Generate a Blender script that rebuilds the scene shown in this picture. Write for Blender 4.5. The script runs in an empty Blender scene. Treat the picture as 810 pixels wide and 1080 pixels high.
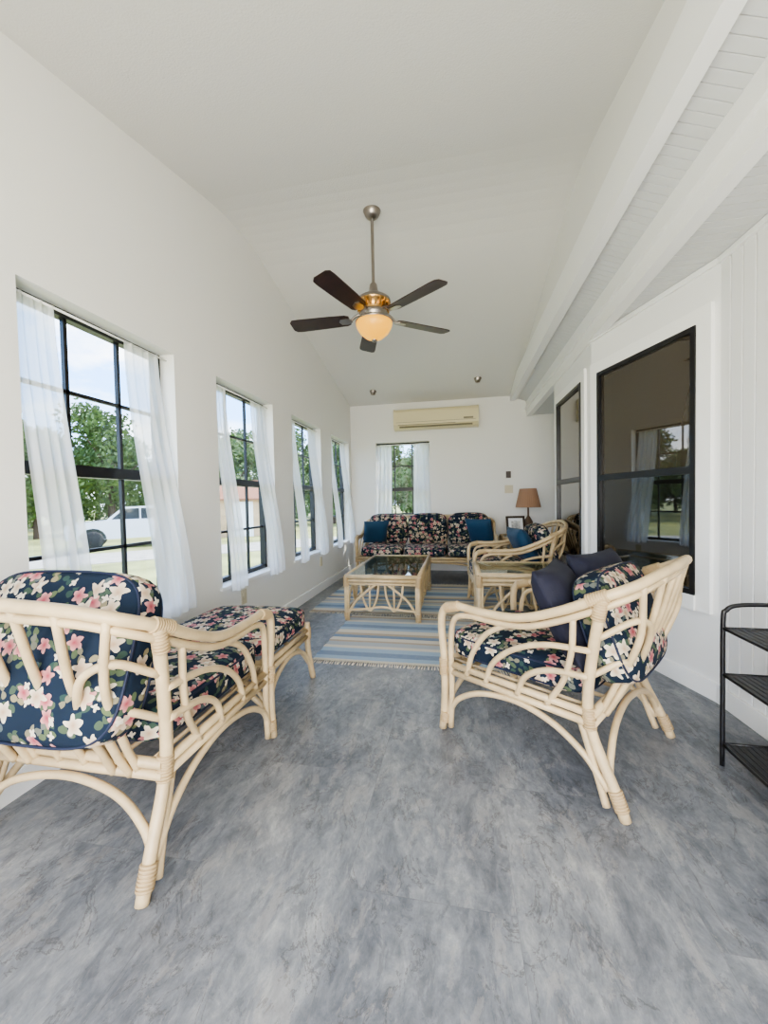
import bpy, bmesh, math, random
from mathutils import Vector, Matrix
random.seed(7)
sc = bpy.context.scene
COL = sc.collection
try:
    sc.view_settings.view_transform='AgX'
    sc.view_settings.look='AgX - Medium High Contrast'
except Exception as ex: print(ex)

# ------------------------------------------------------------------ materials
def newmat(name):
    m = bpy.data.materials.new(name); m.use_nodes = True
    nt = m.node_tree
    for n in list(nt.nodes): nt.nodes.remove(n)
    out = nt.nodes.new('ShaderNodeOutputMaterial')
    return m, nt, out
def pmat(name, col, rough=0.5, metal=0.0, spec=0.5, bump=0.0, bscale=50, var=0.0, vscale=5, coat=0.0, emis=None, estr=0, sheen=0):
    m, nt, out = newmat(name)
    b = nt.nodes.new('ShaderNodeBsdfPrincipled')
    b.inputs['Base Color'].default_value = (*col, 1)
    b.inputs['Roughness'].default_value = rough
    b.inputs['Metallic'].default_value = metal
    b.inputs['Specular IOR Level'].default_value = spec
    b.inputs['Coat Weight'].default_value = coat
    b.inputs['Sheen Weight'].default_value = sheen
    if emis:
        b.inputs['Emission Color'].default_value = (*emis, 1)
        b.inputs['Emission Strength'].default_value = estr
    nt.links.new(b.outputs[0], out.inputs[0])
    tc = nt.nodes.new('ShaderNodeTexCoord')
    if bump > 0:
        n = nt.nodes.new('ShaderNodeTexNoise'); n.inputs['Scale'].default_value = bscale
        nt.links.new(tc.outputs['Object'], n.inputs['Vector'])
        bp = nt.nodes.new('ShaderNodeBump'); bp.inputs['Strength'].default_value = bump
        bp.inputs['Distance'].default_value = 0.01
        nt.links.new(n.outputs['Fac'], bp.inputs['Height']); nt.links.new(bp.outputs[0], b.inputs['Normal'])
    if var > 0:
        n = nt.nodes.new('ShaderNodeTexNoise'); n.inputs['Scale'].default_value = vscale
        n.inputs['Detail'].default_value = 4
        nt.links.new(tc.outputs['Object'], n.inputs['Vector'])
        r = nt.nodes.new('ShaderNodeValToRGB')
        r.color_ramp.elements[0].position = .3; r.color_ramp.elements[1].position = .7
        r.color_ramp.elements[0].color = (*[c*(1-var) for c in col], 1)
        r.color_ramp.elements[1].color = (*[min(1, c*(1+var)) for c in col], 1)
        nt.links.new(n.outputs['Fac'], r.inputs[0]); nt.links.new(r.outputs[0], b.inputs['Base Color'])
    return m

M_wall = pmat('wall_paint', (.81,.80,.77), .6, bump=.08, bscale=180)
M_ceil = pmat('ceiling_paint', (.74,.73,.695), .7, bump=.15, bscale=120)
M_trim = pmat('trim_white', (.88,.88,.87), .4)
M_siding = pmat('soffit_siding_grey_white', (.66,.67,.67), .6)
M_bead = pmat('beadboard_paint', (.82,.82,.815), .45)
M_black = pmat('black_metal', (.010,.010,.012), .35)
M_rattan = pmat('rattan', (.55,.42,.25), .38, var=.14, vscale=14, bump=.1, bscale=60)
M_bind = pmat('rattan_binding', (.47,.34,.19), .5)
M_blade = pmat('fan_blade_wood', (.030,.013,.012), .35, var=.3, vscale=12)
M_nickel = pmat('brushed_nickel', (.36,.32,.29), .28, metal=1.0)
M_brass = pmat('antique_brass', (.50,.31,.13), .3, metal=1.0)
M_bowl = pmat('amber_glass', (.38,.20,.03), .3, emis=(1,.46,.03), estr=1.3)
M_ac = pmat('ac_plastic', (.70,.62,.40), .4)
M_acd = pmat('ac_vent_dark', (.22,.19,.13), .5)
M_navy = pmat('navy_velvet', (.006,.007,.022), .8, sheen=.02, bump=.1, bscale=120)
M_teal = pmat('teal_pillow_fabric', (.008,.050,.11), .7, sheen=.1, bump=.2, bscale=200)
M_shade = pmat('lampshade_fabric', (.27,.16,.10), .8, emis=(.9,.5,.28), estr=.05)
M_lampb = pmat('lamp_base_bronze', (.10,.06,.04), .4)
M_dark = pmat('dark_wood', (.05,.03,.02), .4)
M_plate = pmat('outlet_almond', (.62,.56,.42), .4)
M_print = pmat('photo_print', (.5,.48,.45), .5, var=.6, vscale=18)
M_grass = pmat('grass', (.31,.31,.11), .9, var=.35, vscale=.6)
M_leaf = pmat('tree_leaves', (.10,.16,.045), .7, var=.5, vscale=.8)
M_bark = pmat('tree_bark', (.09,.06,.04), .9)
M_truck = pmat('truck_paint', (.62,.65,.70), .25, coat=.5)
M_tire = pmat('tire_rubber', (.02,.02,.02), .8)
M_autoglass = pmat('vehicle_glass', (.02,.025,.03), .05)
M_shed = pmat('shed_siding', (.60,.42,.25), .8, var=.1, vscale=3)
M_roof = pmat('shed_roofing', (.30,.13,.07), .8)
M_drive = pmat('gravel', (.42,.38,.32), .9, var=.15, vscale=4)
M_fringe = pmat('rug_fringe_cotton', (.62,.56,.46), .9)
M_pipe = pmat('navy_piping', (.008,.014,.04), .7)

def pane_mat(name, tint, refl):
    m, nt, out = newmat(name)
    t = nt.nodes.new('ShaderNodeBsdfTransparent'); t.inputs[0].default_value = (*tint, 1)
    g = nt.nodes.new('ShaderNodeBsdfGlossy'); g.inputs['Roughness'].default_value = .02
    mx = nt.nodes.new('ShaderNodeMixShader'); mx.inputs[0].default_value = refl
    nt.links.new(t.outputs[0], mx.inputs[1]); nt.links.new(g.outputs[0], mx.inputs[2])
    nt.links.new(mx.outputs[0], out.inputs[0]); return m
M_pane = pane_mat('window_glass', (.96,.98,.98), .04)
M_tglass = pane_mat('table_glass', (.80,.86,.82), .34)
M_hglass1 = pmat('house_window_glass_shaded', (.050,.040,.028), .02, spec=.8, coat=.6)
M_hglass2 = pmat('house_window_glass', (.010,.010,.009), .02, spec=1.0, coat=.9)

def sheer():
    m, nt, out = newmat('sheer_curtain')
    d = nt.nodes.new('ShaderNodeBsdfDiffuse'); d.inputs[0].default_value = (.93,.93,.93,1)
    tr = nt.nodes.new('ShaderNodeBsdfTranslucent'); tr.inputs[0].default_value = (.95,.95,.95,1)
    t = nt.nodes.new('ShaderNodeBsdfTransparent')
    a = nt.nodes.new('ShaderNodeMixShader'); a.inputs[0].default_value = .45
    b = nt.nodes.new('ShaderNodeMixShader'); b.inputs[0].default_value = .26
    nt.links.new(d.outputs[0], a.inputs[1]); nt.links.new(tr.outputs[0], a.inputs[2])
    nt.links.new(a.outputs[0], b.inputs[1]); nt.links.new(t.outputs[0], b.inputs[2])
    nt.links.new(b.outputs[0], out.inputs[0]); return m
M_sheer = sheer()

def N(nt, t, **kw):
    n = nt.nodes.new(t)
    for k, v in kw.items(): setattr(n, k, v)
    return n
def math_(nt, op, a, b=None, c=None):
    n = N(nt, 'ShaderNodeMath', operation=op)
    for i, v in enumerate((a, b, c)):
        if v is None: continue
        if isinstance(v, (int, float)): n.inputs[i].default_value = v
        else: nt.links.new(v, n.inputs[i])
    return n.outputs[0]
def mixc(nt, fac, a, b):
    n = N(nt, 'ShaderNodeMix', data_type='RGBA')
    if isinstance(fac, (int, float)): n.inputs[0].default_value = fac
    else: nt.links.new(fac, n.inputs[0])
    for idx, v in ((6, a), (7, b)):
        if isinstance(v, tuple): n.inputs[idx].default_value = (*v, 1)
        else: nt.links.new(v, n.inputs[idx])
    return n.outputs[2]

def floral():
    m, nt, out = newmat('floral_fabric')
    L = nt.links.new
    b = N(nt, 'ShaderNodeBsdfPrincipled'); b.inputs['Roughness'].default_value = .8
    b.inputs['Specular IOR Level'].default_value = .2
    L(b.outputs[0], out.inputs[0])
    uv = N(nt, 'ShaderNodeTexCoord').outputs['UV']
    nz = N(nt, 'ShaderNodeTexNoise'); nz.inputs['Scale'].default_value = 22; L(uv, nz.inputs[0])
    wob = N(nt, 'ShaderNodeVectorMath', operation='MULTIPLY_ADD'); L(nz.outputs['Color'], wob.inputs[0])
    wob.inputs[1].default_value = (.024,.024,0); L(uv, wob.inputs[2])
    uvw = wob.outputs[0]
    def layer(scale, off, pet, r, amp, thr):
        mp = N(nt, 'ShaderNodeMapping'); mp.inputs['Scale'].default_value = (scale,)*3
        mp.inputs['Location'].default_value = (off, off*1.7, 0); L(uvw, mp.inputs[0])
        v = N(nt, 'ShaderNodeTexVoronoi', voronoi_dimensions='2D'); v.inputs['Scale'].default_value = 1
        v.inputs['Randomness'].default_value = .9
        L(mp.outputs[0], v.inputs['Vector'])
        sub = N(nt, 'ShaderNodeVectorMath', operation='SUBTRACT')
        L(mp.outputs[0], sub.inputs[0]); L(v.outputs['Position'], sub.inputs[1])
        sp = N(nt, 'ShaderNodeSeparateXYZ'); L(sub.outputs[0], sp.inputs[0])
        sc_ = N(nt, 'ShaderNodeSeparateColor'); L(v.outputs['Color'], sc_.inputs[0])
        ang = math_(nt, 'ARCTAN2', sp.outputs[1], sp.outputs[0])
        ang = math_(nt, 'MULTIPLY_ADD', sc_.outputs[0], 6.28, ang)
        cs = math_(nt, 'COSINE', math_(nt, 'MULTIPLY', ang, float(pet)))
        rad = math_(nt, 'MULTIPLY_ADD', cs, amp, r)
        mask = math_(nt, 'LESS_THAN', v.outputs['Distance'], rad)
        on = math_(nt, 'GREATER_THAN', sc_.outputs[1], thr)
        mask = math_(nt, 'MULTIPLY', mask, on)
        return mask, v.outputs['Distance'], sc_.outputs[2], on
    col = (.010, .019, .037)
    k, d, c3, on = layer(18, 3.3, 2, .24, .21, .20)
    col = mixc(nt, k, col, mixc(nt, c3, (.028,.060,.055), (.11,.14,.07)))
    k, d, c3, on = layer(15, 8.1, 2, .19, .18, .38)
    col = mixc(nt, k, col, mixc(nt, c3, (.06,.10,.12), (.29,.24,.13)))
    k, d, c3, on = layer(15, 5.7, 5, .30, .08, .50)
    col = mixc(nt, k, col, mixc(nt, math_(nt, 'MULTIPLY', d, 2.8), (.32,.05,.075), (.58,.30,.28)))
    k, d, c3, on = layer(13.5, 1.1, 5, .32, .10, .40)
    wcol = mixc(nt, math_(nt, 'MULTIPLY', d, 2.8), (.42,.28,.18), mixc(nt, c3, (.70,.65,.52), (.58,.47,.36)))
    col = mixc(nt, k, col, wcol)
    k, d, c3, on = layer(24, 6.4, 4, .24, .08, .78)
    col = mixc(nt, k, col, (.64,.57,.46))
    L(col, b.inputs['Base Color'])
    return m
M_floral = floral()

def floor_mat():
    m, nt, out = newmat('slate_vinyl_tile')
    L = nt.links.new
    b = N(nt, 'ShaderNodeBsdfPrincipled'); L(b.outputs[0], out.inputs[0])
    b.inputs['Specular IOR Level'].default_value = .45
    oc = N(nt, 'ShaderNodeTexCoord').outputs['Object']
    mp = N(nt, 'ShaderNodeMapping'); mp.inputs['Rotation'].default_value = (0,0,math.radians(90))
    mp.inputs['Location'].default_value = (.1, -.14, 0)
    L(oc, mp.inputs[0])
    br = N(nt, 'ShaderNodeTexBrick'); L(mp.outputs[0], br.inputs['Vector'])
    br.inputs['Color1'].default_value = (0,0,0,1); br.inputs['Color2'].default_value = (1,1,1,1)
    br.inputs['Mortar'].default_value = (.5,.5,.5,1)
    br.inputs['Scale'].default_value = 1; br.inputs['Brick Width'].default_value = .95
    br.inputs['Row Height'].default_value = .475; br.inputs['Mortar Size'].default_value = .0011
    br.inputs['Mortar Smooth'].default_value = .3
    off = N(nt, 'ShaderNodeVectorMath', operation='MULTIPLY'); L(br.outputs['Color'], off.inputs[0])
    off.inputs[1].default_value = (.12, .25, .2)
    add = N(nt, 'ShaderNodeVectorMath', operation='ADD'); L(oc, add.inputs[0]); L(off.outputs[0], add.inputs[1])
    def mapped(sx, sy, rot=-9):
        q = N(nt, 'ShaderNodeMapping'); q.inputs['Scale'].default_value = (sx, sy, 1)
        q.inputs['Rotation'].default_value=(0,0,math.radians(rot))
        L(add.outputs[0], q.inputs[0]); return q.outputs[0]
    def noise(vec, s, det, rough, dist):
        n = N(nt, 'ShaderNodeTexNoise'); n.inputs['Scale'].default_value = s; n.inputs['Detail'].default_value = det
        n.inputs['Roughness'].default_value = rough; n.inputs['Distortion'].default_value = dist
        L(vec, n.inputs[0]); return n.outputs['Fac']
    big = noise(mapped(2.6,1.6), 1.5, 12, .76, .4)
    fine = noise(mapped(16,7), 1.7, 10, .78, .6)
    f = math_(nt, 'ADD', math_(nt, 'MULTIPLY', big, .62), math_(nt, 'MULTIPLY', fine, .38))
    r1 = N(nt, 'ShaderNodeValToRGB'); L(f, r1.inputs[0])
    e = r1.color_ramp.elements
    e[0].position = .37; e[0].color = (.082,.089,.104,1)
    e[1].position = .66; e[1].color = (.41,.41,.41,1)
    x = e.new(.46); x.color = (.150,.160,.180,1)
    x = e.new(.54); x.color = (.225,.235,.252,1)
    n2 = noise(mapped(2.8,1.8,-20), 2.0, 12, .66, .8)
    v = math_(nt, 'LESS_THAN', math_(nt, 'ABSOLUTE', math_(nt, 'SUBTRACT', n2, .5)), .008)
    v2 = math_(nt, 'GREATER_THAN', noise(mapped(3,3), 1.1, 3, .5, 0), .5)
    v = math_(nt, 'MULTIPLY', math_(nt, 'MULTIPLY', v, v2), .5)
    c = mixc(nt, v, r1.outputs[0], (.062,.056,.054))
    t = noise(mapped(7,3,12), 1.6, 10, .74, .5)
    t = math_(nt, 'MULTIPLY', math_(nt, 'GREATER_THAN', t, .565), .24)
    c = mixc(nt, t, c, (.40,.375,.35))
    s = noise(mapped(9,3.6,-14), 2.1, 10, .76, .7)
    s = math_(nt, 'MULTIPLY', math_(nt, 'LESS_THAN', s, .425), .36)
    c = mixc(nt, s, c, (.075,.080,.096))
    c = mixc(nt, math_(nt, 'MULTIPLY', br.outputs['Fac'], .26), c, (.05,.05,.055))
    L(c, b.inputs['Base Color'])
    L(math_(nt, 'MULTIPLY_ADD', fine, .3, .20), b.inputs['Roughness'])
    bp = N(nt, 'ShaderNodeBump'); bp.inputs['Strength'].default_value = .2; bp.inputs['Distance'].default_value = .003
    L(f, bp.inputs['Height']); L(bp.outputs[0], b.inputs['Normal'])
    return m
M_floor = floor_mat()

def rug_mat(name, stripes, period):
    m, nt, out = newmat(name)
    L = nt.links.new
    b = N(nt, 'ShaderNodeBsdfPrincipled'); b.inputs['Roughness'].default_value = .95; L(b.outputs[0], out.inputs[0])
    oc = N(nt, 'ShaderNodeTexCoord').outputs['Object']
    sp = N(nt, 'ShaderNodeSeparateXYZ'); L(oc, sp.inputs[0])
    f = math_(nt, 'FRACT', math_(nt, 'DIVIDE', sp.outputs[1], period))
    r = N(nt, 'ShaderNodeValToRGB'); r.color_ramp.interpolation = 'CONSTANT'; L(f, r.inputs[0])
    e = r.color_ramp.elements
    e[0].position = 0; e[0].color = (*stripes[0][1], 1)
    e[1].position = stripes[1][0]; e[1].color = (*stripes[1][1], 1)
    for p, c in stripes[2:]:
        x = e.new(p); x.color = (*c, 1)
    mp = N(nt, 'ShaderNodeMapping'); mp.inputs['Scale'].default_value = (25, 160, 1); L(oc, mp.inputs[0])
    n = N(nt, 'ShaderNodeTexNoise'); n.inputs['Scale'].default_value = 1; L(mp.outputs[0], n.inputs[0])
    c = mixc(nt, math_(nt, 'MULTIPLY', n.outputs['Fac'], .5), r.outputs[0], (.52,.50,.45))
    L(c, b.inputs['Base Color'])
    bp = N(nt, 'ShaderNodeBump'); bp.inputs['Strength'].default_value = .5; bp.inputs['Distance'].default_value = .004
    L(n.outputs['Fac'], bp.inputs['Height']); L(bp.outputs[0], b.inputs['Normal'])
    return m
cream=(.60,.54,.43); tan=(.38,.29,.20); blue=(.09,.17,.30); lblue=(.24,.36,.50); grey=(.34,.37,.40)
M_rug1 = rug_mat('striped_rug_weave', [(0,tan),(.08,cream),(.20,lblue),(.30,blue),(.42,lblue),(.54,cream),(.62,grey),(.74,tan),(.80,cream),(.90,blue)], .62)

# ------------------------------------------------------------------ mesh builder
class MB:
    def __init__(s): s.v=[]; s.f=[]; s.s=[]
    def add(s, vs, fs, smooth=False):
        o=len(s.v); s.v += [tuple(v) for v in vs]
        for f in fs: s.f.append(tuple(i+o for i in f)); s.s.append(smooth)
    def box(s,x0,x1,y0,y1,z0,z1,M=None):
        vs=[Vector(p) for p in ((x0,y0,z0),(x1,y0,z0),(x1,y1,z0),(x0,y1,z0),(x0,y0,z1),(x1,y0,z1),(x1,y1,z1),(x0,y1,z1))]
        if M: vs=[M@v for v in vs]
        s.add(vs,[(0,3,2,1),(4,5,6,7),(0,1,5,4),(1,2,6,5),(2,3,7,6),(3,0,4,7)])
    def prism(s, poly, axis, a0, a1, smooth=False):
        n=len(poly)
        def P(p,a):
            if axis=='x': return (a,p[0],p[1])
            if axis=='y': return (p[0],a,p[1])
            return (p[0],p[1],a)
        vs=[P(p,a0) for p in poly]+[P(p,a1) for p in poly]
        fs=[tuple(range(n)), tuple(range(2*n-1,n-1,-1))]
        s.add(vs,fs); 
        o=len(s.v)-2*n
        for i in range(n):
            j=(i+1)%n; s.f.append((o+i,o+j,o+n+j,o+n+i)); s.s.append(smooth)
    def tube(s, pts, r, n=8, closed=False, sub=6, r1=None):
        P=[Vector(p) for p in pts]
        if len(P)>2:
            Q=[]; m=len(P)
            rng = range(m if closed else m-1)
            for i in rng:
                if closed: p0,p1,p2,p3=P[(i-1)%m],P[i],P[(i+1)%m],P[(i+2)%m]
                else:
                    p1,p2=P[i],P[i+1]
                    p0=P[i-1] if i>0 else p1*2-p2
                    p3=P[i+2] if i+2<m else p2*2-p1
                for k in range(sub):
                    t=k/sub
                    Q.append(.5*((2*p1)+(p2-p0)*t+(2*p0-5*p1+4*p2-p3)*t*t+(3*p1-p0-3*p2+p3)*t**3))
            if not closed: Q.append(P[-1])
            P=Q
        m=len(P); rings=[]; up=None
        for i in range(m):
            if closed: t=(P[(i+1)%m]-P[(i-1)%m])
            else: t=(P[min(i+1,m-1)]-P[max(i-1,0)])
            t.normalize()
            if up is None:
                a=Vector((0,0,1)) if abs(t.z)<.9 else Vector((1,0,0))
                up=(a-t*a.dot(t)).normalized()
            else:
                up=(up-t*up.dot(t)).normalized()
            bi=t.cross(up)
            rr = r if r1 is None else r+(r1-r)*i/(m-1)
            rings.append([P[i]+(up*math.cos(2*math.pi*k/n)+bi*math.sin(2*math.pi*k/n))*rr for k in range(n)])
        vs=[v for R in rings for v in R]; fs=[]
        for i in range(m if closed else m-1):
            j=(i+1)%m
            for k in range(n):
                l=(k+1)%n; fs.append((i*n+k,i*n+l,j*n+l,j*n+k))
        s.add(vs,fs,True)
        if not closed:
            o=len(s.v)-len(vs)
            s.f.append(tuple(o+k for k in range(n-1,-1,-1))); s.s.append(False)
            s.f.append(tuple(o+(m-1)*n+k for k in range(n))); s.s.append(False)
    def wrap(s, p, q, r):
        p=Vector(p); q=Vector(q); L=(q-p).length; k=max(3,int(L/.009)); t=(q-p).normalized()
        s.tube([p,q],r*.93,n=10)
        for i in range(k):
            c=p+(q-p)*((i+.5)/k); s.tube([c-t*.0032,c,c+t*.0032],r,n=10,sub=1)
    def lathe(s, prof, c=(0,0,0), n=32, M=None):
        vs=[]
        for r,z in prof:
            for k in range(n):
                a=2*math.pi*k/n; v=Vector((c[0]+r*math.cos(a),c[1]+r*math.sin(a),c[2]+z))
                vs.append(M@v if M else v)
        fs=[]
        for i in range(len(prof)-1):
            for k in range(n):
                l=(k+1)%n; fs.append((i*n+k,i*n+l,(i+1)*n+l,(i+1)*n+k))
        s.add(vs,fs,True)
    def obj(s, name, mat, parent=None, loc=(0,0,0), rot=(0,0,0)):
        me=bpy.data.meshes.new(name); me.from_pydata(s.v,[],s.f); me.update()
        me.polygons.foreach_set('use_smooth', s.s)
        bm=bmesh.new(); bm.from_mesh(me); bmesh.ops.recalc_face_normals(bm, faces=bm.faces); bm.to_mesh(me); bm.free()
        me.materials.append(mat)
        o=bpy.data.objects.new(name,me); COL.objects.link(o)
        o.location=loc; o.rotation_euler=rot
        if parent: o.parent=parent
        return o
def empty(name, loc=(0,0,0), rz=0):
    e=bpy.data.objects.new(name,None); COL.objects.link(e); e.location=loc; e.rotation_euler=(0,0,rz)
    e.empty_display_size=.1; return e

def cushion(name, w,d,h, mat, parent, loc, rot, n=5, pillow=False, bulge=.15):
    bm=bmesh.new(); bmesh.ops.create_cube(bm,size=2)
    bmesh.ops.subdivide_edges(bm,edges=bm.edges[:],cuts=11,use_grid_fill=True)
    for v in bm.verts:
        x,y,z=v.co
        if pillow:
            t=max(0,(1-x**4)*(1-y**4))**.5
            k=1-.10*(1-abs(x*y))*(x*x+y*y)/1.4
            v.co=Vector((x*k,y*k,z*(t*.92+.05)))
        else:
            ax,ay,az=abs(x),abs(y),abs(z)
            mm=(ax**n+ay**n+(az**n)*.9)**(1/n)
            x,y,z=x/mm,y/mm,z/mm
            z*=1-bulge+bulge*(1-x*x)*(1-y*y)*2
            v.co=Vector((x,y,z))
        v.co=Vector((v.co.x*w/2,v.co.y*d/2,v.co.z*h/2))
    bm.normal_update()
    uvl=bm.loops.layers.uv.new('UVMap'); ox,oy=random.random()*5,random.random()*5
    for f in bm.faces:
        nn=f.normal; f.smooth=True
        a=max(range(3),key=lambda i:abs(nn[i])*(1.0 if i==2 else .8))
        for l in f.loops:
            c=l.vert.co
            if a==2: u,vv=c.x,c.y
            elif a==1: u,vv=c.x,c.z+d/2*(1 if nn.y>0 else -1)
            else: u,vv=c.z+w/2*(1 if nn.x>0 else -1),c.y
            l[uvl].uv=(u+ox,vv+oy)
    me=bpy.data.meshes.new(name); bm.to_mesh(me); bm.free(); me.materials.append(mat)
    o=bpy.data.objects.new(name,me); COL.objects.link(o)
    o.location=loc; o.rotation_euler=rot
    if parent: o.parent=parent
    if not pillow:
        pb=MB()
        for zz in (-.62,.62):
            pts=[]
            for k in range(40):
                a=2*math.pi*k/40; c_,s_=math.cos(a),math.sin(a)
                mm=(abs(c_)**n+abs(s_)**n+.9*abs(zz)**n)**(1/n)
                pts.append((c_/mm*w/2,s_/mm*d/2,zz*h/2*.93))
            pb.tube(pts,.0045,n=6,closed=True,sub=2)
        pb.obj('piping',M_pipe,o)
    return o

# ------------------------------------------------------------------ room shell
XL=-1.70; YB=6.15; YF=-1.0
RZ=3.35; RY=2.95
def cz(y):
    if y>=RY: return RZ+.01-.222*(y-RY)
    return RZ+.01-.242*(RY-y)
prof=[]
for y in (YF-.15,0,1.2,2.3,2.55,2.7,2.8,2.9,3.0,3.1,3.2,3.35,3.6,4.8,YB+.15):
    z=cz(y); d=abs(y-RY)
    if d<.45: z-= .05*(1-d/.45)**2
    prof.append((y,z))
b=MB()
for (ya,za),(yb,zb) in zip(prof[:-1],prof[1:]):
    b.prism([(ya,za),(yb,zb),(yb,zb+.12),(ya,za+.12)],'x',XL-.15,.90)
b.obj('ceiling',M_ceil)
b=MB(); b.box(-1.9,2.0,YF-.2,YB+.2,-.12,0); b.obj('floor',M_floor)

WZ0,WZ1=.50,2.04
wins=[(-.03+1.293*i,.84+1.293*i) for i in range(5)]
b=MB()
X0,X1=XL-.16,XL
b.box(X0,X1,YF-.15,YB+.15,-.1,WZ0)
ys=[YF-.15]
for a,c in wins: ys+=[a,c]
ys.append(YB+.15)
for i in range(0,len(ys),2): b.box(X0,X1,ys[i],ys[i+1],WZ0,WZ1)
for (ya,za),(yb,zb) in zip(prof[:-1],prof[1:]):
    b.prism([(ya,WZ1),(yb,WZ1),(yb,zb+.03),(ya,za+.03)],'x',X0,X1)
b.obj('wall_left',M_wall)
bx0,bx1=-1.29,-.43
b=MB()
b.box(X0,1.75,YB,YB+.16,-.1,WZ0)
b.box(X0,bx0,YB,YB+.16,WZ0,WZ1); b.box(bx1,1.75,YB,YB+.16,WZ0,WZ1)
b.box(X0,1.75,YB,YB+.16,WZ1,2.78)
b.obj('wall_back',M_wall)
b=MB()
b.box(X0,-1.35,YF-.16,YF,-.1,2.6); b.box(1.1,1.75,YF-.16,YF,-.1,2.9)
b.box(-1.35,1.1,YF-.16,YF,2.15,2.9)
b.box(X0,-1.35,YF-.16,YF,2.5,2.9)
b.obj('wall_front',M_wall)
dd=empty('added_door_1',(-.125,YF-.08,0))  # unseen glass door, added behind the camera to let more light in
b=MB()
for x in (-1.2,-.40,.40,1.2): b.box(x-.03,x+.03,-.03,.03,0,2.15)
b.box(-1.22,1.22,-.03,.03,2.09,2.15); b.box(-1.22,1.22,-.03,.03,0,.05)
b.obj('frame',M_trim,dd)
b=MB(); b.box(-1.2,1.2,-.004,.004,.05,2.09); b.obj('glass',M_pane,dd)
# right wall polyline (house bay)
R=[(1.50,YF-.15),(1.36,2.35),(1.04,3.33),(1.035,4.5),(1.5,4.9),(1.55,YB+.1)]
def seg_M(p0,p1):
    d=Vector((p1[0]-p0[0],p1[1]-p0[1],0)); L=d.length; a=math.atan2(d.y,d.x)
    return Matrix.Translation((p0[0],p0[1],0))@Matrix.Rotation(a,4,'Z'), L
b=MB()
for i in range(5):
    M,L=seg_M(R[i],R[i+1])
    b.box(-.0,L+.0,-.10,-.012,-.05,2.36,M)
    if i==0:
        k=0
        while k<L:
            b.box(k,min(L,k+.069),-.012,0,0,2.36,M); k+=.08
    else: b.box(0,L,-.013,0,0,2.36,M)
b.obj('wall_right',M_bead)
# eave soffit: stepped profile built from solid boards, one per plane
b=MB()
b.box(1.08,1.62,YF,YB,2.356,2.42)
y=YF
while y<YB:
    b.box(1.08,1.60,y,min(YB,y+.044),2.349,2.357); y+=.05
b.prism([(.85,2.628),(1.04,2.552),(1.04,2.95),(.85,2.95)],'y',YF,YB)
y=YF
while y<YB:
    b.prism([(.85,2.622),(1.04,2.546),(1.04,2.60),(.85,2.70)],'y',y,min(YB,y+.044)); y+=.05
b.obj('ceiling_soffit',M_siding)
b=MB(); b.box(.79,.862,YF,YB,2.575,2.80); b.obj('trim_1',M_trim)
b=MB(); b.box(1.02,1.09,YF,YB,2.325,2.95); b.obj('trim_2',M_trim)
b=MB()
for (ya,za),(yb,zb) in zip(prof[:-1],prof[1:]):
    if yb>YB: yb=YB
    if min(za,zb)<2.70: lo=min(za,zb)-.02
    else: lo=2.70
    b.prism([(ya,lo),(yb,lo),(yb,zb+.03),(ya,za+.03)],'x',.835,.90)
b.obj('wall_gable',M_wall)
b=MB(); b.box(1.0,1.85,YF-.1,YB+.1,2.42,2.46); b.obj('trim_3',M_trim)
# small cove where the right wall meets the soffit
b=MB()
for i in range(3):
    M,L=seg_M(R[i],R[i+1]); b.box(0,L,0,.018,2.315,2.345,M)
b.obj('trim_4',M_trim)
# baseboards
b=MB(); b.box(XL,XL+.014,YF,YB,0,.10); b.obj('baseboard_left',M_trim)
b=MB(); b.box(XL,1.5,YB-.014,YB,0,.10); b.obj('baseboard_back',M_trim)
b=MB()
for i in range(5):
    M,L=seg_M(R[i],R[i+1]); b.box(0,L,0,.014,0,.10,M)
b.obj('baseboard_right',M_trim)

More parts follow.
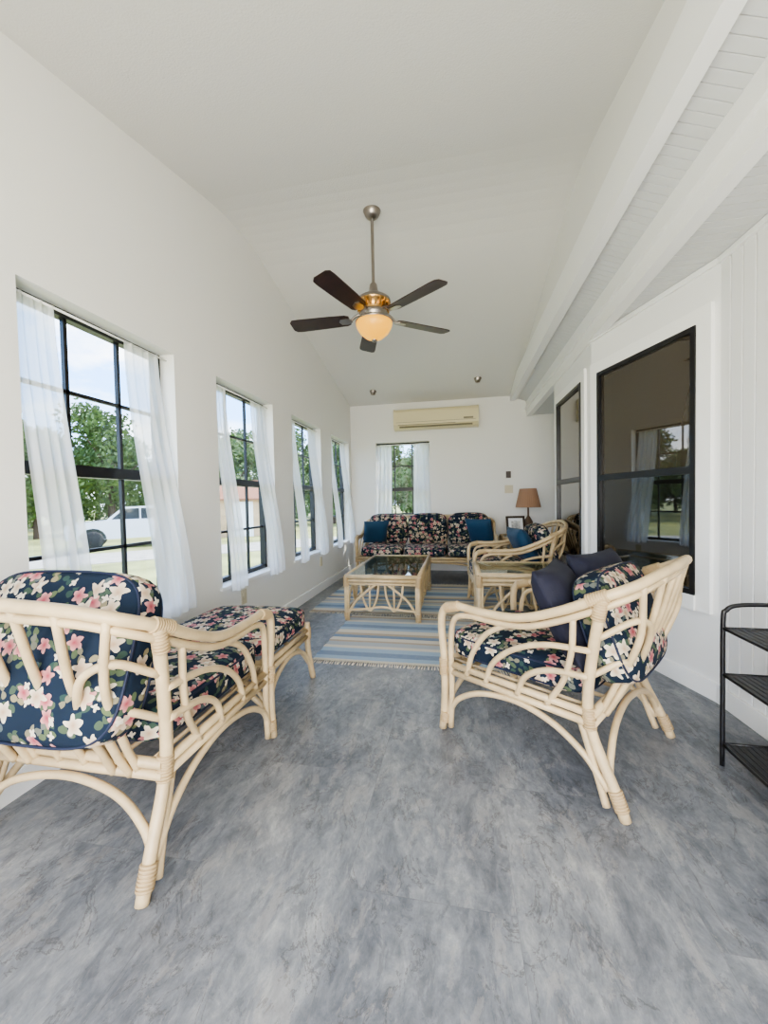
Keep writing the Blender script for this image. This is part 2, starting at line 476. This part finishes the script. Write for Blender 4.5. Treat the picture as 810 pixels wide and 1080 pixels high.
# ------------------------------------------------------------------ windows
def curtain(b, u0,u1,z0,z1,spread):
    nu,nv=56,18; vs=[]
    for j in range(nv+1):
        t=j/nv; z=z1+(z0-z1)*t
        n0=-.055+ .12*(t*t*(3-2*t))
        for i in range(nu+1):
            s=i/nu
            c=(u0+u1)/2; w=(u1-u0)*(1+.25*t)
            u=c+(s-.5)*w+spread*t**1.5
            amp=.005+.007*t
            nn=n0+amp*math.sin(s*math.pi*2*4.0+.8*math.sin(t*3))+.003*math.sin(s*41+t*2)
            vs.append((u,nn,z+.008*math.sin(s*9)*t))
    fs=[(j*(nu+1)+i,j*(nu+1)+i+1,(j+1)*(nu+1)+i+1,(j+1)*(nu+1)+i) for j in range(nv) for i in range(nu)]
    b.add(vs,fs,True)
wid=[0]
def window(px,py,normal,w,back=False):
    wid[0]+=1
    rz=math.atan2(normal[1],normal[0])-math.pi/2
    e=empty('window_%d'%wid[0],(px,py,0),rz)
    h=w/2; b=MB(); y0,y1=-.15,-.10
    b.box(-h,-h+.035,y0,y1,WZ0,WZ1); b.box(h-.035,h,y0,y1,WZ0,WZ1)
    b.box(-h,h,y0,y1,WZ1-.035,WZ1); b.box(-h,h,y0,y1,WZ0,WZ0+.04)
    zm=(WZ0+WZ1)/2+.02; b.box(-h,h,y0-.01,y1+.012,zm-.028,zm+.028)
    for x in (-h+w/3,h-w/3): b.box(x-.009,x+.009,y0+.015,y1-.015,WZ0,WZ1)
    for z in ((WZ0+zm)/2,(WZ1+zm)/2): b.box(-h,h,y0+.015,y1-.015,z-.009,z+.009)
    b.obj('sash_frame',M_black,e)
    b=MB(); b.box(-h+.02,h-.02,-.127,-.123,WZ0+.02,WZ1-.02); b.obj('glass',M_pane,e)
    b=MB(); b.box(-h-.03,h+.03,-.10,.018,WZ0-.018,WZ0+.006); b.obj('sill',M_trim,e)
    b=MB(); b.tube([(-h,-.055,WZ1-.035),(h,-.055,WZ1-.035)],.006)
    b.obj('curtain_rod',M_trim,e)
    b=MB()
    if back: curtain(b,-h+.01,-h+.25,WZ0-.03,WZ1-.03,-.03); curtain(b,h-.25,h-.01,WZ0-.03,WZ1-.03,.03)
    else: curtain(b,-h+.07,-h+.31,WZ0-.035,WZ1-.03,-.085); curtain(b,h-.19,h-.02,WZ0-.035,WZ1-.03,-.02)
    b.obj('curtains',M_sheer,e)
for a,c in wins: window(XL,(a+c)/2,(1,0),c-a)
window((bx0+bx1)/2,YB,(0,-1),bx1-bx0,True)

def bay_window(p0,p1,s0,s1,z0,z1):
    wid[0]+=1
    M,L=seg_M(p0,p1)
    e=empty('window_%d'%wid[0]); e.matrix_world=M
    c=.085; b=MB()
    a0,a1=s0-.03,s1+.03; t=.022
    b.box(a0-c,a0,0,t,z0-c-.03,z1+c+.03); b.box(a1,a1+c,0,t,z0-c-.03,z1+c+.03)
    b.box(a0,a1,0,t,z1+.03,z1+c+.03); b.box(a0,a1,0,t+.01,z0-c-.03,z0-.03)
    b.obj('casing',M_trim,e)
    b=MB(); y0,y1=0,.03
    b.box(a0,s0,y0,y1,z0-.03,z1+.03); b.box(s1,a1,y0,y1,z0-.03,z1+.03)
    b.box(s0,s1,y0,y1,z1,z1+.03); b.box(s0,s1,y0,y1,z0-.03,z0)
    zm=z0+(z1-z0)*.47; b.box(s0,s1,y0,y1,zm-.022,zm+.022)
    b.obj('sash_frame',M_black,e)
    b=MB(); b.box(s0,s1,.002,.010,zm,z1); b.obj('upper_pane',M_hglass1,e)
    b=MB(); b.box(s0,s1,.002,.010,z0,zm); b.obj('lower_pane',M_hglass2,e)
bay_window(R[1],R[2],.15,.90,.58,2.02)
bay_window(R[2],R[3],.22,.95,.58,2.04)

# ------------------------------------------------------------------ rattan furniture
def seat(name, hw, loc, rz, ncush, bh=.50, bz=.665):
    e=empty(name,loc,rz); b=MB(); w=MB()
    for sx in (-1,1):
        X=lambda v: sx*(hw+v)
        side=[(X(0),.38,0),(X(.0),.365,.15),(X(0),.365,.35),(X(.005),.375,.50),(X(.008),.36,.585),(X(.01),.30,.620),(X(.012),.14,.618),
              (X(.02),-.03,.632),(X(.03),-.19,.69),(X(.035),-.33,.762),(X(-.01),-.435,.815),(X(-.11),-.48,.845),(X(-.25),-.505,.862),(0,-.51,.868)]
        b.tube(side,.0185,n=10,sub=5)
        s2=[(X(-.004),.335,0.02),(X(-.004),.325,.2),(X(-.002),.325,.42),(X(.005),.30,.55),(X(.008),.22,.586),(X(.012),.08,.588),(X(.02),-.06,.604),(X(.028),-.20,.658),(X(.026),-.33,.725),(X(-.012),-.425,.778),(X(-.11),-.468,.81),(X(-.25),-.491,.825),(0,-.496,.83)]
        b.tube(s2,.014,n=8,sub=5)
        b.tube([(X(.0),-.41,0),(X(-.005),-.37,.10),(X(-.015),-.30,.25),(X(-.01),-.285,.38),(X(.01),-.315,.6),(X(.030),-.35,.765)],.019,n=10)
        b.tube([(X(.0),-.35,0.02),(X(-.01),-.315,.12),(X(-.018),-.26,.28)],.014)
        for z in (.292,.328): b.tube([(X(-.005),.37,z),(X(-.012),-.30,z)],.015)
        b.tube([(X(-.003),.345,.08),(X(-.004),.29,.17),(X(-.006),.17,.24),(X(-.008),0,.268),(X(-.01),-.15,.24),(X(-.01),-.27,.17),(X(-.003),-.355,.08)],.013)
        b.tube([(X(-.005),.14,.30),(X(.0),.10,.40),(X(.01),.0,.49),(X(.018),-.14,.55),(X(.018),-.31,.57)],.0125)
        b.tube([(X(-.005),-.01,.30),(X(.0),-.05,.39),(X(.008),-.15,.45),(X(.01),-.295,.47)],.0125)
        b.tube([(X(-.005),.24,.30),(X(.002),.20,.42),(X(.008),.12,.53),(X(.012),-.0,.60)],.0125)
        b.tube([(X(-.01),-.13,.30),(X(-.0),-.20,.42),(X(.02),-.24,.55),(X(.028),-.25,.68)],.012)
        b.tube([(X(-.015),-.30,.47),(X(-.06),-.385,.53),(X(-.11),-.395,.48),(X(-.12),-.355,.38),(X(-.12),-.31,.29)],.012)
        b.tube([(X(.01),-.33,.62),(X(-.04),-.43,.69),(X(-.12),-.455,.65),(X(-.17),-.415,.52),(X(-.18),-.34,.36),(X(-.18),-.31,.29)],.012)
        for p,q in (((X(.0),.365,.27),(X(0),.367,.35)),((X(.034),-.30,.75),(X(.025),-.365,.78)),((X(-.017),-.29,.27),(X(-.015),-.285,.35)),
                    ((X(0),-.40,.03),(X(-.003),-.375,.09)),((X(0),.365,.04),(X(0),.36,.09)),((X(.009),.345,.60),(X(.01),.27,.622)),
                    ((X(.024),-.33,.69),(X(.029),-.345,.76))):
            w.wrap(p,q,.0245)
    for z in (.292,.328):
        b.tube([(-hw,.368,z),(hw,.368,z)],.016); b.tube([(-hw+.01,-.30,z),(hw-.01,-.30,z)],.016)
    for y in (.36,-.36):
        k=hw
        b.tube([(-k,y,.08),(-k*.87,y*.97,.17),(-k*.55,y*.93,.245),(0,y*.90,.272),(k*.55,y*.93,.245),(k*.87,y*.97,.17),(k,y,.08)],.013)
    ns=max(5,int(hw*2/.11))
    for i in range(ns):
        x=-hw+.05+(2*hw-.1)*i/(ns-1); b.tube([(x,.36,.335),(x,-.29,.335)],.008,n=6)
    nb=max(5,int(round(hw*2/.115)))
    for i in range(nb):
        s=-1+2*i/(nb-1); x0=s*(hw-.10); x1=s*(hw-.03)
        dx=hw-abs(x1)
        if dx>.25: yt,zt=-.50,.85
        elif dx>.11: yt,zt=-.488,.84
        else: yt,zt=-.455,.82
        b.tube([(x0,-.30,.30),(x0*1.0,-.35,.42),((x0+x1)/2,-.435,.62),(x1,yt,zt)],.012)
    b.obj('rattan_frame',M_rattan,e); w.obj('bindings',M_bind,e)
    cw=(2*hw-.07)/ncush
    for i in range(ncush):
        x=-hw+.035+cw*(i+.5)
        cushion('seat_cushion',cw-.008,.66,.14,M_floral,e,(x,.055,.41),(0,0,0),n=7,bulge=.12)
        cushion('back_cushion',cw-.01,bh,.16,M_floral,e,(x,-.325+(.665-bz)*.35,bz),(math.radians(90-19),0,0),n=5,bulge=.2)
    return e

lc=seat('armchair',.34,(-1.225,1.315,0),0,1)
rc=seat('armchair',.34,(.42,1.945,0),math.radians(53.8),1,bh=.42,bz=.615)
fc=seat('armchair',.34,(.50,4.10,0.0075),math.radians(93),1,bh=.43,bz=.63)
so=seat('sofa',.93,(-.455,5.56,0),math.radians(180),3)

def pil_local(parent, local, rx, rzl, s, mat, t=.15, name='throw_pillow'):
    M=Matrix.Translation(parent.location)@Matrix.Rotation(parent.rotation_euler.z,4,'Z')@Matrix.Translation(local)@Matrix.Rotation(rzl,4,'Z')@Matrix.Rotation(rx,4,'X')
    o=cushion(name,s,s,t,mat,None,(0,0,0),(0,0,0),pillow=True); o.matrix_world=M; return o
pil_local(rc,(.16,-.19,.68),math.radians(68),math.radians(-10),.38,M_navy)
pil_local(rc,(-.14,-.14,.645),math.radians(64),math.radians(12),.41,M_navy)
pil_local(fc,(-.02,-.13,.64),math.radians(62),math.radians(10),.38,M_teal)
pil_local(so,(.76,-.11,.65),math.radians(62),math.radians(25),.38,M_teal)
pil_local(so,(-.76,-.11,.66),math.radians(62),math.radians(-28),.40,M_teal)

def ottoman(loc):
    e=empty('ottoman',loc); b=MB(); w=MB(); hx,hy=.30,.26
    for sx in (-1,1):
        for sy in (-1,1):
            b.tube([(sx*(hx+.02),sy*(hy+.03),0),(sx*(hx+.005),sy*(hy+.008),.14),(sx*hx,sy*hy,.25),(sx*hx,sy*hy,.36)],.018,n=10)
            w.wrap((sx*hx,sy*hy,.26),(sx*hx,sy*hy,.33),.024)
    for z in (.275,.315):
        b.tube([(-hx,-hy,z),(hx,-hy,z)],.015); b.tube([(-hx,hy,z),(hx,hy,z)],.015)
        b.tube([(-hx,-hy,z),(-hx,hy,z)],.015); b.tube([(hx,-hy,z),(hx,hy,z)],.015)
    for s in (-1,1):
        b.tube([(s*(hx+.015),-hy-.02,.07),(s*hx,-hy*.75,.19),(s*hx,0,.25),(s*hx,hy*.75,.19),(s*(hx+.015),hy+.02,.07)],.013)
        b.tube([(-hx-.015,s*(hy+.02),.07),(-hx*.75,s*hy,.19),(0,s*hy,.25),(hx*.75,s*hy,.19),(hx+.015,s*(hy+.02),.07)],.013)
    for i in range(6):
        x=-hx+.04+(2*hx-.08)*i/5; b.tube([(x,-hy,.325),(x,hy,.325)],.008,n=6)
    b.obj('rattan_frame',M_rattan,e); w.obj('bindings',M_bind,e)
    cushion('cushion',.62,.56,.14,M_floral,e,(0,0,.40),(0,0,0),n=7,bulge=.15)
ottoman((-1.245,2.03,0))

def table(name, x0,x1,y0,y1,h, z=0):
    e=empty(name,((x0+x1)/2,(y0+y1)/2,z)); b=MB(); w=MB()
    hx,hy=(x1-x0)/2-.02,(y1-y0)/2-.02
    C=[(-hx,-hy),(hx,-hy),(hx,hy),(-hx,hy)]
    for x,y in C:
        b.tube([(x*1.0,y*1.0,0),(x,y,h-.02)],.019,n=10)
        b.tube([(x*.94,y,0.0),(x*.94,y,h-.04)],.012); b.tube([(x,y*.955,0),(x,y*.955,h-.04)],.012)
        w.wrap((x,y,h-.11),(x,y,h-.02),.027); w.wrap((x,y,.03),(x,y,.07),.024)
    for i in range(4):
        p,q=C[i],C[(i+1)%4]
        for z_,r in ((h-.018,.021),(h-.055,.016),(h-.085,.013)): b.tube([(p[0],p[1],z_),(q[0],q[1],z_)],r,n=10)
        L=math.dist(p,q); P=Vector((p[0],p[1],0)); D=Vector((q[0]-p[0],q[1]-p[1],0))/L
        f=lambda s,z: P+D*s+Vector((0,0,z))
        H=h-.085; m=L/2
        b.tube([f(.02,.06),f(.10,H*.55),f(.22,H*.85),f(.34 if L>.8 else m*.85,H)],.012)
        b.tube([f(L-.02,.06),f(L-.10,H*.55),f(L-.22,H*.85),f(L-(.34 if L>.8 else m*.85),H)],.012)
        nf=2 if L<1 else 3
        step=L/(nf+1)
        for j in range(1,nf+1):
            c=step*j
            b.tube([f(c-.085,H),f(c-.065,H*.6),f(c-.0,H*.28),f(c+.065,H*.6),f(c+.085,H)],.011)
            b.tube([f(c-.0,H),f(c,H*.28)],.010)
        b.tube([f(0,.10),f(L*.2,H*.30),f(m,H*.38),f(L*.8,H*.30),f(L,.10)],.012)
    b.obj('rattan_frame',M_rattan,e); w.obj('bindings',M_bind,e)
    g=MB(); g.box(-hx+.015,hx-.015,-hy+.015,hy-.015,h-.012,h-.004); g.obj('glass_top',M_tglass,e)
table('coffee_table',-1.06,-.34,3.46,4.80,.425,.0075)
table('end_table',.13,.88,3.00,3.60,.545,.0075)
table('side_table',.60,1.12,5.52,6.04,.58)

# ------------------------------------------------------------------ rugs
def rug(x0,x1,y0,y1,z):
    e=empty('striped_rug',(0,0,0)); b=MB()
    nx,ny=40,50; vs=[]
    for j in range(ny+1):
        for i in range(nx+1):
            x=x0+(x1-x0)*i/nx; y=y0+(y1-y0)*j/ny
            if i in(0,nx): x+=.006*math.sin(j*.9)
            vs.append((x,y,z+.001*math.sin(x*9)*math.sin(y*7)))
    b.add(vs,[(j*(nx+1)+i,j*(nx+1)+i+1,(j+1)*(nx+1)+i+1,(j+1)*(nx+1)+i) for j in range(ny) for i in range(nx)],True)
    b.box(x0,x1,y0,y1,z-.005,z-.002)
    b.obj('woven_body',M_rug1,e)
    f=MB(); x=x0
    while x<x1:
        dx=random.uniform(-.012,.012)
        f.tube([(x,y0,z-.002),(x+dx,y0-.055,z-.003)],.0032,n=5); f.tube([(x,y1,z-.002),(x+dx,y1+.055,z-.003)],.0032,n=5); x+=.016
    f.obj('fringe',M_fringe,e)
rug(-1.03,.55,2.58,3.62,.006)
rug(-1.50,.50,3.74,5.08,.006)

# ------------------------------------------------------------------ ceiling fan
fx,fy=-.61,2.95
e=empty('ceiling_fan',(fx,fy,0))
b=MB()
b.lathe([(0,3.345),(.065,3.345),(.068,3.31),(.05,3.27),(.022,3.25),(.013,3.25)])
b.lathe([(.0125,3.27),(.0125,2.72)],n=16)
b.lathe([(.0125,2.78),(.028,2.76),(.034,2.72),(.05,2.69),(.10,2.665),(.128,2.645),(.130,2.625)])
b.lathe([(.10,2.555),(.108,2.538),(.10,2.52),(.085,2.50),(.138,2.49),(.142,2.48),(.136,2.475)])
b.lathe([(.022,2.345),(.018,2.335),(.0,2.325)])
b.obj('motor_housing',M_nickel,e)
b=MB()
b.lathe([(.128,2.628),(.122,2.61),(.10,2.60),(.10,2.55)])
for k in range(20):
    a=k*math.pi/10; M=Matrix.Rotation(a,4,'Z'); b.box(.10,.128,-.006,.006,2.57,2.62,M)
b.obj('vent_ring',M_brass,e)
b=MB(); b.lathe([(.136,2.48),(.139,2.465),(.132,2.44),(.108,2.40),(.068,2.365),(.02,2.348),(0,2.346)]); b.obj('light_bowl',M_bowl,e)
for k in range(5):
    a=math.radians(36+72*k)
    M=Matrix.Rotation(a,4,'Z')@Matrix.Translation((0,0,2.51))@Matrix.Rotation(math.radians(11),4,'X')
    b=MB()
    out=[(.19,-.045),(.22,-.06),(.35,-.066),(.60,-.072),(.645,-.068),(.665,-.045),(.665,.045),(.645,.068),(.60,.072),(.35,.066),(.22,.06),(.19,.045)]
    n=len(out); vs=[M@Vector((x,y,-.0)) for x,y in out]+[M@Vector((x,y,.007)) for x,y in out]
    b.add(vs,[tuple(range(n)),tuple(range(2*n-1,n-1,-1))]+[(i,(i+1)%n,n+(i+1)%n,n+i) for i in range(n)])
    b.obj('blade_%d'%(k+1),M_blade,e)
    b=MB(); b.tube([(.10,0,.045),(.14,0,.035),(.18,0,.006),(.22,0,.006)],.010,n=6)
    b.v=[tuple(M@Vector(v)) for v in b.v]
    vs=[(.17,-.014),(.21,-.035),(.26,-.03),(.275,0),(.26,.03),(.21,.035),(.17,.014)]
    n=len(vs); V=[M@Vector((x,y,-.006)) for x,y in vs]+[M@Vector((x,y,-.001)) for x,y in vs]
    b.add(V,[tuple(range(n)),tuple(range(2*n-1,n-1,-1))]+[(i,(i+1)%n,n+(i+1)%n,n+i) for i in range(n)])
    b.obj('blade_iron_%d'%(k+1),M_nickel,e)

# ------------------------------------------------------------------ air conditioner
e=empty('air_conditioner',(-.32,YB-.001,0))
b=MB()
pr=[(0,2.21),(-.12,2.205),(-.165,2.225),(-.195,2.27),(-.20,2.33),(-.20,2.46),(-.185,2.495),(-.15,2.51),(0,2.51)]
b.prism(pr,'x',-.625,.625)
b.obj('body',M_ac,e)
b=MB()
for s in (-1,1): b.prism([(y-.003 if y<0 else y,2.36+(z-2.36)*1.03) for y,z in pr],'x',s*.625,s*.640)
b.obj('end_caps',M_ac,e)
b=MB(); b.box(-.57,.30,-.203,-.19,2.262,2.268); b.box(-.60,.60,-.2035,-.19,2.302,2.306)
Mv=Matrix.Translation((0,-.172,2.24))@Matrix.Rotation(math.radians(-50),4,'X')
b.box(-.55,.55,-.012,.020,-.004,.006,Mv)
b.box(.42,.56,-.2045,-.19,2.315,2.34)
b.obj('louvers',M_acd,e)

# ------------------------------------------------------------------ lamp, frame, wall items
e=empty('table_lamp',(.98,5.82,.58))
b=MB(); b.lathe([(0,0),(.075,0),(.078,.015),(.03,.035),(.02,.06),(.045,.10),(.065,.15),(.06,.20),(.03,.255),(.014,.28),(.012,.40),(.012,.46),(0,.46)]); b.obj('base',M_lampb,e)
b=MB(); n=72; vs=[]
for r,z in ((.170,.40),(.112,.665)):
    for k in range(n):
        a=2*math.pi*k/n; rr=r*(1+(.018 if k%2 else -.0)); vs.append((rr*math.cos(a),rr*math.sin(a),z))
b.add(vs,[(k,(k+1)%n,n+(k+1)%n,n+k) for k in range(n)])
b.obj('shade',M_shade,e)
b=MB(); b.lathe([(.0,.44),(.03,.46),(.035,.50),(.02,.54),(0,.55)],n=16); b.obj('bulb',pmat('bulb_glow',(1,.8,.6),.5,emis=(1,.7,.4),estr=5),e)

e=empty('picture_frame',(.80,5.68,.582),math.radians(8))
Mt=Matrix.Rotation(math.radians(-14),4,'X')
b=MB(); b.box(-.13,.13,-.008,.008,0,.03,Mt); b.box(-.13,.13,-.008,.008,.255,.285,Mt); b.box(-.13,-.10,-.008,.008,0,.285,Mt); b.box(.10,.13,-.008,.008,0,.285,Mt)
b.box(-.02,.02,.0,.006,0,.22,Matrix.Translation((0,.11,0))@Matrix.Rotation(math.radians(16),4,'X')); b.obj('frame',M_dark,e)
b=MB(); b.box(-.102,.102,-.002,.004,.02,.26,Mt); b.obj('mat_board',M_trim,e)
b=MB(); b.box(-.06,.06,-.004,.0,.07,.21,Mt); b.obj('print',M_print,e)

b=MB(); b.box(.72,.79,YB-.02,YB,1.42,1.52); b.obj('thermostat',M_dark)
b=MB(); b.box(.70,.82,YB-.008,YB,1.19,1.31); b.box(.735,.745,YB-.016,YB-.008,1.24,1.26); b.box(.775,.785,YB-.016,YB-.008,1.24,1.26); b.obj('light_switch',M_plate)
for y,z in ((2.83,.37),(4.62,.37)):
    b=MB(); b.box(XL,XL+.007,y-.036,y+.036,z-.058,z+.058)
    for dz in (-.022,.022): b.box(XL+.007,XL+.011,y-.016,y+.016,z+dz-.013,z+dz+.013)
    b.obj('wall_outlet',M_plate)
for x,y in ((-1.22,5.72),(.29,5.58)):
    z=cz(y); b=MB(); b.lathe([(0,-.055),(.032,-.052),(.038,-.03),(.05,-.01),(.052,.012)],c=(x,y,z),n=20); b.obj('ceiling_spotlight',M_nickel)

# ------------------------------------------------------------------ black shelf rack
e=empty('metal_shelf_rack',(1.21,1.50,0)); b=MB(); hx,hy=.155,.30
for sy in (-1,1):
    y=sy*hy
    b.tube([(-hx,y,0),(-hx,y,.30),(-hx,y,.60),(-hx+.012,y,.645),(-hx+.05,y,.665),(0,y,.67),(hx-.05,y,.665),(hx-.012,y,.645),(hx,y,.60),(hx,y,.3),(hx,y,0)],.009)
for z in (.09,.38,.57):
    for x in (-hx,hx): b.tube([(x,-hy,z),(x,hy,z)],.006)
    for y in (-hy,hy): b.tube([(-hx,y,z),(hx,y,z)],.006)
    for i in range(14):
        x=-hx+2*hx*i/13; b.tube([(x,-hy,z),(x,hy,z)],.003,n=5)
b.obj('wire_frame',M_black,e)
b=MB()
for z in (.09,.38,.57): b.box(-hx+.004,hx-.004,-hy+.004,hy-.004,z-.004,z+.001)
b.obj('shelves',M_black,e)

# ------------------------------------------------------------------ outdoors
GZ=-.7
b=MB(); 
b.box(-120,120,-60,140,GZ-.2,GZ); g=b.obj('ground_lawn',M_grass)
b=MB(); b.box(-9,9,-1.6,1.6,GZ,GZ+.02,Matrix.Translation((-11.5,12,0))@Matrix.Rotation(math.radians(42),4,'Z')); b.obj('gravel_driveway',M_drive)
def tree_mesh(seed,H):
    rnd=random.Random(seed); b=MB()
    for c in range(34):
        a=rnd.uniform(0,6.28); zz=rnd.uniform(.14,1.0)*H; rad=H*.34*(1.1-abs(zz/H-.45))*rnd.uniform(.2,1)
        cx,cy=rad*math.cos(a),rad*math.sin(a); cr=H*rnd.uniform(.09,.15)
        for i in range(150):
            d=Vector((rnd.gauss(0,1),rnd.gauss(0,1),rnd.gauss(0,1))).normalized()*cr*rnd.uniform(.5,1.05)
            p=Vector((cx,cy,zz))+d; p.z=max(.05,p.z); s=rnd.uniform(.10,.20)
            u=Vector((rnd.gauss(0,1),rnd.gauss(0,1),rnd.gauss(0,1))).normalized(); w=u.orthogonal().normalized()
            b.add([p-u*s,p+w*s*.6,p+u*s,p-w*s*.6],[(0,1,2,3)])
    me=bpy.data.meshes.new('foliage'); me.from_pydata(b.v,[],b.f); me.materials.append(M_leaf); me.update()
    t=MB(); t.tube([(0,0,-.2),(.1,.05,H*.3),(-.05,.1,H*.6),(0,0,H*.85)],H*.03,r1=H*.008,n=8)
    for k in range(6):
        a=k*1.1; t.tube([(0,0,H*.3+k*.3),(math.cos(a)*H*.12,math.sin(a)*H*.12,H*.45+k*.3),(math.cos(a)*H*.25,math.sin(a)*H*.25,H*.55+k*.35)],H*.01,r1=H*.003,n=6)
    t2=bpy.data.meshes.new('trunk'); t2.from_pydata(t.v,[],t.f); t2.materials.append(M_bark); t2.update()
    return me,t2
TM=[tree_mesh(1,7.0),tree_mesh(2,6.0),tree_mesh(3,8.0)]
def tree(x,y,s,i):
    e=empty('tree',(x,y,GZ),random.uniform(0,6)); e.scale=(s,s,s)
    for nm,me in zip(('foliage','trunk'),TM[i%3]):
        o=bpy.data.objects.new(nm,me); COL.objects.link(o); o.parent=e
i=0
for row,(R0,st) in enumerate(((29,7.5),(37,6),(45,6))):
    a=80+row*3
    while a<205:
        r=R0+random.uniform(-2.0,2.0)
        tree(r*math.cos(math.radians(a)),3+r*math.sin(math.radians(a)),random.uniform(.70,1.05)+.12*row,i); i+=1; a+=st
# pickup truck
e=empty('pickup_truck',(-14.0,15.2,GZ+.02),math.radians(42.6))
b=MB()
b.prism([(-2.65,.45),(-2.68,.95),(-2.5,1.08),(-1.35,1.18),(.9,1.2),(.9,.42),(-2.5,.40)],'y',-.93,.93)
b.prism([(-1.35,1.15),(-.70,1.74),(.62,1.78),(.88,1.15)],'y',-.80,.80)
b.box(.88,2.68,-.93,-.85,.45,1.2); b.box(.88,2.68,.85,.93,.45,1.2); b.box(2.6,2.68,-.93,.93,.45,1.2); b.box(.88,2.68,-.9,.9,.45,.7)
b.obj('body',M_truck,e)
b=MB()
for s in (-1,1):
    b.prism([(-1.12,1.22),(-.66,1.66),(-.12,1.68),(-.12,1.22)],'y',s*.805,s*.812); b.prism([(-.05,1.22),(-.05,1.68),(.52,1.69),(.70,1.22)],'y',s*.805,s*.812)
    for x in (-1.75,1.8):
        b.prism([(x+.46*math.cos(t*math.pi/8),.42+.46*math.sin(t*math.pi/8)) for t in range(9)],'y',s*.931,s*.936)
b.obj('windows',M_autoglass,e)
b=MB()
for x in (-1.75,1.8):
    for s in (-1,1):
        M=Matrix.Translation((x,s*.84,.38))@Matrix.Rotation(math.pi/2,4,'X')
        b.lathe([(0,-.13),(.30,-.13),(.38,-.10),(.38,.10),(.30,.13),(0,.13)],n=24,M=M)
b.obj('wheels',M_tire,e)
b=MB(); b.box(-2.74,-2.66,-.9,.9,.45,.62); b.box(2.66,2.76,-.9,.9,.45,.6); b.obj('bumpers',M_nickel,e)
# shed
e=empty('garden_shed',(-12.2,20.6,GZ),math.radians(30)); b=MB()
b.box(-2.2,2.2,-1.6,1.6,0,2.1); b.prism([(-1.6,2.1),(1.6,2.1),(0,3.0)],'x',-2.2,2.2); b.obj('walls',M_shed,e)
b=MB()
for s in (-1,1): b.prism([(s*1.9,1.98),(0,3.05),(0,3.13),(s*1.9,2.06)],'x',-2.4,2.4)
b.obj('roof',M_roof,e)
b=MB(); b.box(-.5,.5,-1.64,-1.6,0,1.9); b.box(-2.24,-2.2,-.5,.5,0,1.9); b.obj('doors',M_trim,e)

# ------------------------------------------------------------------ world & lights
w=bpy.data.worlds.new('World'); sc.world=w; w.use_nodes=True; nt=w.node_tree
for n_ in list(nt.nodes): nt.nodes.remove(n_)
out=N(nt,'ShaderNodeOutputWorld'); bg=N(nt,'ShaderNodeBackground'); nt.links.new(bg.outputs[0],out.inputs[0])
tc=N(nt,'ShaderNodeTexCoord'); sp=N(nt,'ShaderNodeSeparateXYZ'); nt.links.new(tc.outputs['Generated'],sp.inputs[0])
r=N(nt,'ShaderNodeValToRGB'); nt.links.new(sp.outputs[2],r.inputs[0])
e_=r.color_ramp.elements; e_[0].position=0; e_[0].color=(.62,.77,.95,1); e_[1].position=.7; e_[1].color=(.16,.36,.80,1)
x=e_.new(.2); x.color=(.27,.50,.92,1)
nz=N(nt,'ShaderNodeTexNoise'); nz.inputs['Scale'].default_value=3.2; nz.inputs['Detail'].default_value=7; nz.inputs['Roughness'].default_value=.6
mp=N(nt,'ShaderNodeMapping'); mp.inputs['Scale'].default_value=(1,1,2.2); nt.links.new(tc.outputs['Generated'],mp.inputs[0]); nt.links.new(mp.outputs[0],nz.inputs[0])
rc_=N(nt,'ShaderNodeValToRGB'); nt.links.new(nz.outputs['Fac'],rc_.inputs[0]); rc_.color_ramp.elements[0].position=.46; rc_.color_ramp.elements[1].position=.64
c=mixc(nt,rc_.outputs[0],r.outputs[0],(1.0,.97,.93))
nt.links.new(c,bg.inputs[0]); bg.inputs[1].default_value=6.6

sun=bpy.data.lights.new('sun','SUN'); sun.energy=10.0; sun.angle=.01; sun.color=(1,.91,.78)
so_=bpy.data.objects.new('sun',sun); COL.objects.link(so_)
d=Vector((-.55,-.35,-.85)); so_.rotation_euler=d.to_track_quat('-Z','Y').to_euler(); so_.location=(10,10,20)
al=bpy.data.lights.new('added_fill_light','AREA'); al.shape='RECTANGLE'; al.size=2.3; al.size_y=2.0; al.energy=145; al.color=(1,.92,.81)  # added fill lamp behind the camera, brightens the room from the front wall
ao=bpy.data.objects.new('added_fill_light',al); COL.objects.link(ao); ao.location=(-.12,YF+.03,1.1); ao.rotation_euler=(math.radians(90+14),0,0)

# ------------------------------------------------------------------ camera
cam=bpy.data.cameras.new('camera'); co=bpy.data.objects.new('camera',cam); COL.objects.link(co)
cam.sensor_fit='VERTICAL'; cam.sensor_height=36; cam.lens=410/1080*36; cam.clip_start=.02; cam.clip_end=500
Rm=Matrix.Rotation(math.radians(10.8),4,'Z')@Matrix.Rotation(math.radians(90-1.73),4,'X')@Matrix.Rotation(math.radians(-1.15),4,'Z')
co.matrix_world=Matrix.Translation((0,0,1.12))@Rm
sc.camera=co
